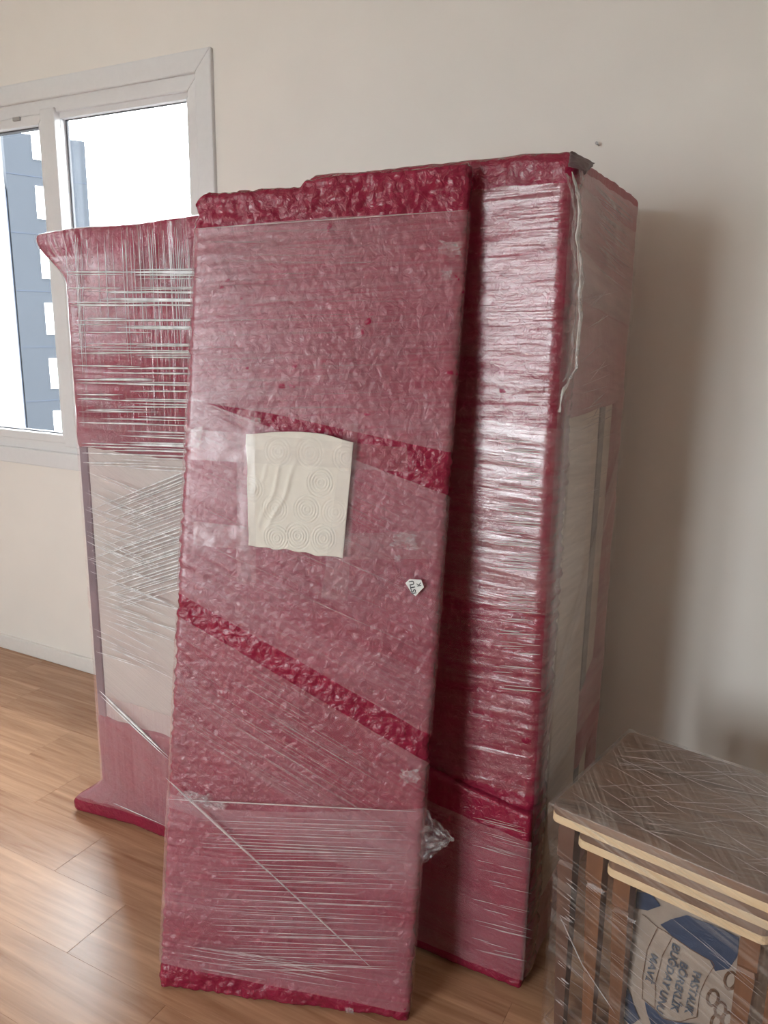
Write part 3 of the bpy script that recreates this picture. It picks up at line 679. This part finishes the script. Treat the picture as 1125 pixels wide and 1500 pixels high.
for k in range(40):
    t = random.random(); xa = random.uniform(275, 480); y0_ = 620+(xa-282)*.38+t*200; xb = min(628, xa+random.uniform(60, 180))
    L.append((ppx(xa, y0_, .012), ppx(xb, y0_+(xb-xa)*.45, .012), random.uniform(.0005, .0011)))
for k in range(44):
    yy = random.uniform(330, 600); xa = random.uniform(288, 420); xb = xa+random.uniform(80, 240)
    L.append((ppx(xa, yy, .011), ppx(xb, yy+(xb-xa)*random.uniform(-.03, .03), .011), random.uniform(.0005, .0010)))
strands('film_creases_faint', L, M['crease_faint'], panel, pn)
eu = (pbr-pbl)/PWd; ev = np.cross(pn, eu); ev = ev if ev[2] > 0 else -ev
for k, (x, y, w_, h_, am) in enumerate([(298, 1166, .05, .03, .5), (275, 1160, .03, .02, .5), (323, 1175, .03, .015, .6), (662, 366, .04, .025, .25), (655, 405, .018, .018, .3),
                                        (596, 792, .05, .03, .4), (600, 1132, .04, .03, .3), (583, 816, .010, .014, .5), (378, 617, .02, .016, .5), (288, 640, .035, .04, .15), (514, 1473, .018, .014, .6)]):
    scrap('film_scrap', ppx(x, y, .011), eu, ev, pn, w_, h_, M['scrap'], panel, k+1.5, am)
# torn tail of film sticking out past the edge near the floor
c_ = ppx(613, 1228, -.01); A, B = np.meshgrid(np.linspace(0, 1, 22), np.linspace(-1, 1, 22), indexing='ij')
tl_ = c_+(A*.075)[..., None]*eu+(B*(1-A)*.075+.006*vnoise(A*7, B*7, 1.0))[..., None]*ev+(.012*fbm(A*4, B*4, 6.0, 3))[..., None]*pn
np_mesh('film_tail', tl_.reshape(-1, 3), grid_quads(22, 22), M['scrap'], panel, uv=np.stack([A*.06, B*.07], -1).reshape(-1, 2), smooth=False)

# square of kitchen paper taped to the panel
n = 120; A, B = np.meshgrid(np.linspace(0, 1, n), np.linspace(0, 1, n), indexing='ij')
cor = [puv(367, 797), puv(504, 816), puv(520, 643), puv(364, 636)]
q = [np.array(c)*np.array([PWd, PH]) for c in cor]
XY = ((1-A)*(1-B))[..., None]*q[0]+(A*(1-B))[..., None]*q[1]+(A*B)[..., None]*q[2]+((1-A)*B)[..., None]*q[3]
XY[..., 1] += .010*np.sin(A*math.pi)*(B**6)*(A < 2)+.006*vnoise(A*6, 2.0, 3.0)*((1-B)**8)-.006*sstep(.7, 1, A)*B**5
XY[..., 0] += .003*vnoise(B*5, 4.0, 1.0)*((1-A)**6)
hgt = 0.0012*fbm(A*5, B*5, 2.0, 2)
for k, (cx_, cz_) in enumerate([(.72, .62), (.60, .38), (.60, .85), (.30, .10), (.52, .14), (.78, .15), (.03, .52), (.88, .38), (.30, .85), (.95, .85), (.28, .36)]):
    rr_ = np.hypot((A-cx_)*.225, (B-cz_)*.235); m_ = sstep(.034, .028, rr_)
    hgt += m_*0.0013*np.cos(rr_*2*math.pi/.0062)*(1.0 if k in (0, 1, 3, 4, 5) else .55)
for (a0, b0, a1, b1, am) in [(.10, .12, .38, .85, .0025), (.20, .12, .50, .80, .003), (.02, .40, .25, .80, .0018)]:
    dx, dz = a1-a0, b1-b0; Lk = math.hypot(dx, dz); tpar = np.clip(((A-a0)*dx+(B-b0)*dz)/Lk**2, 0, 1)
    dist = np.hypot(A-a0-tpar*dx+.02*np.sin(tpar*9), B-b0-tpar*dz); hgt += am*np.exp(-(dist/.022)**2)*np.sin(tpar*math.pi)**.6
hgt += .002*sstep(.86, .9, B)
P = np.stack([XY[..., 0], -(.0135+hgt), XY[..., 1]], -1).reshape(-1, 3)
Pb = P+np.array([0, .001, 0]); gq = grid_quads(n, n)
per = np.concatenate([np.arange(0, n), np.arange(2*n-1, n*n, n), np.arange(n*n-2, n*n-n-1, -1), np.arange(n*n-2*n, 0, -n)])
rim = np.stack([per, np.roll(per, -1), np.roll(per, -1)+n*n, per+n*n], 1)
Vp = place_p(np.concatenate([P, Pb]))
tw = np_mesh('paper_towel', Vp, np.concatenate([gq, gq[:, ::-1]+n*n, rim]), M['paper'])
tag(tw, 'cream embossed kitchen paper sheet taped to the leaning board', 'paper towel')
def tape(corners, seed, off, label):
    """strip of clear tape between four photo pixels on the panel"""
    q = [np.array(puv(*c))*np.array([PWd, PH]) for c in corners]; n_, m_ = 40, 14
    A, B = np.meshgrid(np.linspace(0, 1, n_), np.linspace(0, 1, m_), indexing='ij')
    XY = ((1-A)*(1-B))[..., None]*q[0]+(A*(1-B))[..., None]*q[1]+(A*B)[..., None]*q[2]+((1-A)*B)[..., None]*q[3]
    XY[..., 0] += .002*vnoise(B*9, A*3, seed); h_ = off+.0012*fbm(XY[..., 0]*25, XY[..., 1]*25, seed, 2)
    P = np.stack([XY[..., 0], -h_, XY[..., 1]], -1).reshape(-1, 3)
    o = np_mesh('clear_tape', place_p(P), grid_quads(n_, m_), M['tape'], uv=XY.reshape(-1, 2)); tag(o, label, 'tape', 'clear tape strips around the kitchen paper')
tape([(285, 672), (600, 690), (598, 655), (286, 628)], 1.0, .021, 'clear tape strip across the top of the kitchen paper')
tape([(352, 850), (380, 850), (378, 600), (352, 600)], 2.0, .0225, 'upright clear tape strip along the paper\'s edge towards the shiny white cabinet')
tape([(474, 872), (512, 876), (528, 620), (508, 620)], 3.0, .0225, 'upright clear tape strip along the paper\'s edge towards the sticker scrap')
tape([(288, 796), (370, 804), (370, 770), (288, 762)], 4.0, .0165, 'crinkled clear tape strip beside the paper\'s torn lower corner')
tape([(500, 818), (640, 816), (642, 775), (506, 780)], 5.0, .0165, 'clear tape strip running from paper to the crumpled film scrap')
# torn sticker scrap with letters
su_, sv_ = puv(608, 857)
st_ = thing('torn_sticker', pp(su_, sv_, .012), 'torn white sticker scrap with black letters on the leaning board', 'sticker')
poly = [(595, 852), (601, 846), (618, 847), (622, 858), (616, 864), (610, 871), (604, 866)]
MB().prism([ppx(x, y, .0125) for x, y in poly], pn*.0012).build('paper', M['sticker'], st_)
def text_mesh(name, txt, o3, ax, up, size, mat, parent, surf=None, extr=0.0004, width=None, shear=0.0):
    cu = bpy.data.curves.new(name, 'FONT'); cu.body = txt; cu.size = 1.0; cu.align_x = 'CENTER'; cu.align_y = 'CENTER'; cu.shear = shear; cu.offset = 0.022
    ob = bpy.data.objects.new(name, cu); COL.objects.link(ob)
    dg = bpy.context.evaluated_depsgraph_get(); dg.update(); me = bpy.data.meshes.new_from_object(ob.evaluated_get(dg))
    bpy.data.objects.remove(ob)
    V = np.array([v.co[:] for v in me.vertices]); sx = size
    if width: sx = width/(V[:, 0].max()-V[:, 0].min())
    nr = np.cross(ax, up)
    W_ = np.asarray(o3)+V[:, 0:1]*sx*np.asarray(ax)+V[:, 1:2]*size*np.asarray(up)
    if surf is not None: W_ = surf(W_)
    for v, c in zip(me.vertices, W_): v.co = c
    return link(name, me, mat, parent)
sx_ = (eu*0.25-ev*0.97); sy_ = (eu*.97+ev*.25)
text_mesh('lettering', 'ISTU', ppx(606, 858, .0142), -sx_, -sy_, .014, M['ink'], st_)
text_mesh('lettering', 'K', ppx(615, 854, .0142), -sx_, -sy_, .012, M['ink'], st_)

# ------------------------------------------------------------------ nest of three tables in film
TH = 0.55; TT = 0.036; to = onz(808, 1178, TH); ang = math.radians(-11.0)
ta = np.array([math.cos(ang), math.sin(ang), 0]); tb = np.array([-math.sin(ang), math.cos(ang), 0])
to = np.array([to[0], to[1], 0])
def tl3(a, b, z): return to+ta*a+tb*b+np.array([0, 0, z])
def tab_pts(P): return to+P[:, 0:1]*ta+P[:, 1:2]*tb+np.stack([0*P[:, 2], 0*P[:, 2], P[:, 2]], 1)
def rounded_rect(a0, a1, b0, b1, r, seg=5):
    out = []
    for cx_, cy_, s0 in ((a1-r, b1-r, 0), (a0+r, b1-r, 90), (a0+r, b0+r, 180), (a1-r, b0+r, 270)):
        for k in range(seg+1):
            t = math.radians(s0+90*k/seg); out.append((cx_+r*math.cos(t), cy_+r*math.sin(t)))
    return out
def slab(name, a0, a1, b0, b1, z0, z1, mat, parent, r=.018):
    poly = [tl3(a, b, z0) for a, b in rounded_rect(a0, a1, b0, b1, r)]
    return MB().prism(poly, (0, 0, z1-z0)).build(name, mat, parent, False, .0015)
def leg(parent, a, b, z1, mat, sa, sb, w0=.035, w1=.021):
    """tapered square leg with a shallow notch under the top; the taper runs on the outer sides"""
    mb = MB(); prof = [(0, w1), (z1*.80, w0*.94), (z1*.82, w0*.86), (z1*.84, w0), (z1, w0)]
    for z, w_ in prof:
        i_ = w0-w_; c = [(a+sa*i_, b+sb*i_), (a+sa*w0, b+sb*i_), (a+sa*w0, b+sb*w0), (a+sa*i_, b+sb*w0)]
        mb.v += [tuple(tl3(x, y, z)) for x, y in c]
    for i in range(len(prof)-1):
        for k in range(4): mb.f.append((4*i+k, 4*i+(k+1) % 4, 4*i+4+(k+1) % 4, 4*i+4+k))
    mb.f += [(0, 1, 2, 3)[::-1], tuple(4*(len(prof)-1)+k for k in range(4))]
    mb.build('leg', mat, parent)
specs = [(0.0, .540, .000, .405, TH, 'largest walnut nesting table with pale lower edge, topmost of the nest', 'legdark', .014),
         (.054, .486, .012, .375, TH-TT-.006, 'middle walnut nesting table between largest and smallest of the nest', 'leg', .020),
         (.116, .424, .022, .345, TH-2*TT-.012, 'smallest walnut nesting table, lowest, over the flour sack', 'leg', .014)]
for a0, a1, b0, b1, zt_, lab, lm, ins in specs:
    t = thing('nesting_table', tl3((a0+a1)/2, (b0+b1)/2, 0), lab, 'table', 'nest of three tables')
    tp = slab('tabletop', a0, a1, b0, b1, zt_-.019, zt_, M['walnut'], t)
    slab('pale_edge', a0-.001, a1+.001, b0-.001, b1+.001, zt_-TT, zt_-.0185, M['pale'], tp)
    for sa, sb in ((1, 1), (-1, 1), (1, -1), (-1, -1)):
        leg(t, (a0+ins) if sa > 0 else (a1-ins), (b0+.012) if sb > 0 else (b1-.012), zt_-TT, M[lm], sa, sb)
# flour sack standing under the smallest table
SA0, SA1, SB0, SB1, SH = .155, .400, .085, .265, .40
sack = thing('flour_sack', tl3((SA0+SA1)/2, (SB0+SB1)/2, 0), 'kraft paper flour sack with blue print standing under the nest of tables', 'sack')
def bulge(a, z): return .022*np.clip(1-((a-(SA0+SA1)/2)/.14)**2, 0, 1)*np.clip(1-((z-.2)/.21)**2, 0, 1)+.005*fbm(a*14, z*14, 3.0, 3)
def disp_sack(P, N):
    return np.where(N[:, 1] < -.5, bulge(P[:, 0]+SA0, P[:, 2]), .006*fbm(P[:, 0]*12, P[:, 1]*12, P[:, 2]*12, 3))
soft_box('paper_bag', SA1-SA0, SB1-SB0, SH, .008, .025, disp_sack, lambda P: tab_pts(P+np.array([SA0, SB0, 0])), M['sack'], sack)
def sackpx(x, y):
    """photo pixel -> (a, z) on the face of the sack"""
    X = onplane(x, y, tl3(0, SB0-.015, 0), tb); return (X-to)@ta, X[2]
def sack_surf(a, z, off): a = np.asarray(a, float); z = np.asarray(z, float); return to+a[..., None]*ta+(SB0-bulge(a, z)-off)[..., None]*tb+np.stack([0*a, 0*a, z], -1)
def decal(name, px, mat, off, label=None):
    """flat print: a polygon laid on the bulging face, triangulated in a fan of fine rings"""
    q = np.array([sackpx(*p) for p in px]); q = np.stack([np.clip(q[:, 0], SA0+.008, SA1-.008), np.clip(q[:, 1], .01, SH-.012)], 1)
    pts = []
    for i in range(len(q)):
        for k in range(6): pts.append(q[i]+(q[(i+1) % len(q)]-q[i])*k/6)
    pts = np.array(pts); c = pts.mean(0); V = [c]; F = []; nr = 7; n_ = len(pts)
    for r_ in range(1, nr+1): V += list(c+(pts-c)*r_/nr)
    for k in range(n_): F.append((0, 1+k, 1+(k+1) % n_))
    for r_ in range(nr-1):
        for k in range(n_): F.append((1+r_*n_+k, 1+(r_+1)*n_+k, 1+(r_+1)*n_+(k+1) % n_, 1+r_*n_+(k+1) % n_))
    V = np.array(V); W_ = sack_surf(V[:, 0], V[:, 1], off)
    me = bpy.data.meshes.new(name); me.from_pydata([tuple(map(float, v)) for v in W_], [], F); return link(name, me, mat, sack)
def cpx(pts): return [(840+x/3.947, 1250+y/3.947) for x, y in pts]
decal('blue_print', cpx([(500, 415), (560, 385), (650, 365), (800, 420), (950, 500), (945, 600), (900, 670), (820, 680), (800, 620), (700, 555), (575, 480)]), M['blue'], .003)
decal('blue_print', cpx([(330, 225), (430, 235), (500, 310), (420, 345), (350, 330)]), M['blue'], .003)
decal('blue_print', cpx([(415, 850), (520, 940), (740, 985), (760, 1050), (470, 1060)]), M['blue'], .003)
decal('blue_print', cpx([(270, 790), (310, 780), (380, 960), (330, 1000), (270, 960)]), M['blue'], .003)
def outline(name, px, mat, wd, off, closed=True):
    q = np.array([sackpx(*p) for p in px]); q[:, 0] = np.clip(q[:, 0], SA0+.006, SA1-.006)
    if closed: q = np.concatenate([q, q[:1]])
    pts = np.concatenate([q[i]+(q[i+1]-q[i])*np.linspace(0, 1, 6, endpoint=False)[:, None] for i in range(len(q)-1)]+[q[-1:]])
    MB().tube(list(sack_surf(pts[:, 0], pts[:, 1], off)), wd, 5).build(name, mat, sack)
outline('outline', cpx([(390, 365), (485, 430), (575, 480), (800, 620), (815, 650), (770, 720), (740, 790), (720, 935), (620, 960), (520, 940), (475, 890), (400, 835)]), M['brownink'], .0007, .003, False)
outline('outline', cpx([(575, 480), (520, 580), (480, 740), (475, 890)]), M['brownink'], .0007, .003, False)
outline('outline', cpx([(485, 430), (425, 560), (405, 700), (400, 835)]), M['brownink'], .0007, .003, False)
for cx_, cy_, r_ in ((810, 830, 30), (905, 740, 32), (850, 900, 30), (830, 970, 28), (890, 960, 26)):
    outline('pretzel_print', cpx([(cx_+r_*math.cos(t*math.pi/5), cy_+r_*1.5*math.sin(t*math.pi/5)) for t in range(10)]), M['brownink'], .0030, .0005)
def sack_text(txt, pa, pb, hpx, mat):
    (a0, z0), (a1, z1) = sackpx(*pa), sackpx(*pb); L_ = math.hypot(a1-a0, z1-z0); ca, sa_ = (a1-a0)/L_, (z1-z0)/L_
    def surf(W_):
        a = W_[:, 0]; z = W_[:, 1]; return sack_surf(a, z, .0036)
    text_mesh('lettering', txt, np.array([(a0+a1)/2, (z0+z1)/2, 0]), np.array([ca, sa_, 0]), np.array([-sa_, ca, 0]), hpx, mat, sack, surf, width=L_)
c1 = lambda p: cpx([p])[0]
sack_text('PASTALIK', c1((722, 670)), c1((668, 915)), .021, M['slate'])
sack_text('BÖREKLİK', c1((645, 620)), c1((590, 895)), .021, M['slate'])
sack_text('BUĞDAY UNU', c1((598, 520)), c1((502, 905)), .021, M['slate'])
sack_text('MAVİ', c1((470, 580)), c1((438, 730)), .020, M['slate'])
# film round the whole nest
film = thing('film_cover', tl3(.27, .2, 0), 'clear stretch film wound round the nest of tables', 'stretch film')
n_, m_ = 90, 70; A, B = np.meshgrid(np.linspace(-.004, .544, n_), np.linspace(-.004, .409, m_), indexing='ij')
Z = TH+.004+.0008*np.abs(fbm(A*5+B*3, B*40-A*12, 2.0, 2))-.004*(np.minimum(np.minimum(A, .54-A), np.minimum(B, .405-B)) < 0)
np_mesh('top_sheet', tab_pts(np.stack([A, B, Z], -1).reshape(-1, 3)), grid_quads(n_, m_), M['film_table'], film, uv=np.stack([A*.93+B*.36, B*.93-A*.36], -1).reshape(-1, 2))
A2 = A*.94-B*.34; B2 = B*.94+A*.34
np_mesh('top_sheet', tab_pts(np.stack([A, B, Z+.003], -1).reshape(-1, 3)), grid_quads(n_, m_), M['film_table'], film, uv=np.stack([A*.6-B*.8+2, B*.6+A*.8], -1).reshape(-1, 2))
def side_sheet(fn, L0, L1, mat, n_=80, m_=80, seed=0, ang=-.35):
    S, Zg = np.meshgrid(np.linspace(L0, L1, n_), np.linspace(.012, TH+.004, m_), indexing='ij')
    a, b = fn(S, Zg); w_ = .002*fbm(S*6, Zg*50, seed, 2)
    np_mesh('side_sheet', tab_pts(np.stack([a-(w_ if seed == 2 else 0), b-(w_ if seed == 1 else 0), Zg], -1).reshape(-1, 3)), grid_quads(n_, m_), mat, film,
            uv=np.stack([S*math.cos(ang)+Zg*math.sin(ang), Zg*math.cos(ang)-S*math.sin(ang)], -1).reshape(-1, 2))
tap = lambda z: sstep(TH-.03, .35, z)
side_sheet(lambda S, Z_: (S+.016*tap(Z_)*(1-2*S/.54), -.005+.011*tap(Z_)), -.004, .544, M['film_table'], seed=1)
side_sheet(lambda S, Z_: (-.005+.016*tap(Z_), S), -.004, .409, M['film_table'], seed=2, ang=-.1)
L = []
for k in range(110):
    a_ = random.uniform(.0, .45); b_ = random.uniform(.02, .38); th = random.choice((.35, -.3, .75))+random.uniform(-.12, .12); l_ = random.uniform(.06, .2)
    a2, b2 = min(.53, max(.005, a_+l_*math.cos(th))), min(.4, max(.005, b_+l_*math.sin(th)))
    L.append((tl3(a_, b_, TH+.0075), tl3(a2, b2, TH+.0075), random.uniform(.0005, .0012)))
strands('film_creases', L, M['crease_soft'], film, (0, 0, 1))
L = []
for k in range(90):
    a_ = random.uniform(.035, .40); z_ = random.uniform(.02, .42); l_ = random.uniform(.03, .13); sl = random.choice((-.35, -.45, -.15))
    if z_+sl*l_ < .01: continue
    L.append((tl3(a_, .004, z_), tl3(a_+l_, .004, z_+sl*l_), random.uniform(.0005, .0011)))
for k in range(30):
    z_ = random.uniform(.02, .44); a_ = random.uniform(.032, .05); L.append((tl3(a_, .004, z_), tl3(a_+.02, .004, z_-.006), random.uniform(.0010, .002)))
L += [(tl3(.034, .003, .30), tl3(.10, .003, .20), .004), (tl3(.09, .003, .215), tl3(.17, .003, .14), .0035)]
strands('film_creases_front', L, M['crease_soft'], film, -tb)
# a shiny corner gather where the film leaves the table edge
for k, (a_, z_) in enumerate(((.115, .405), (.10, .408), (.185, .372), (.33, .19), (.345, .175))):
    scrap('film_scrap', tl3(a_, .001, z_), ta, np.array([0, 0, 1.]), -tb, .018, .010, M['scrap'], film, k+3.5, .3)

# ------------------------------------------------------------------ nail in the wall
nl = ony(877, 214, YB)
nail = thing('nail', (nl[0], YB, nl[2]), 'small steel nail in the wall above the wrapped wardrobe', 'nail')
MB().tube([(nl[0], YB+.01, nl[2]), (nl[0], YB-.022, nl[2]+.003)], .0016, 8).build('shank', M['steel'], nail, True)
MB().tube([(nl[0], YB-.022, nl[2]+.003), (nl[0], YB-.0245, nl[2]+.003)], .0042, 12).build('head', M['steel'], nail)
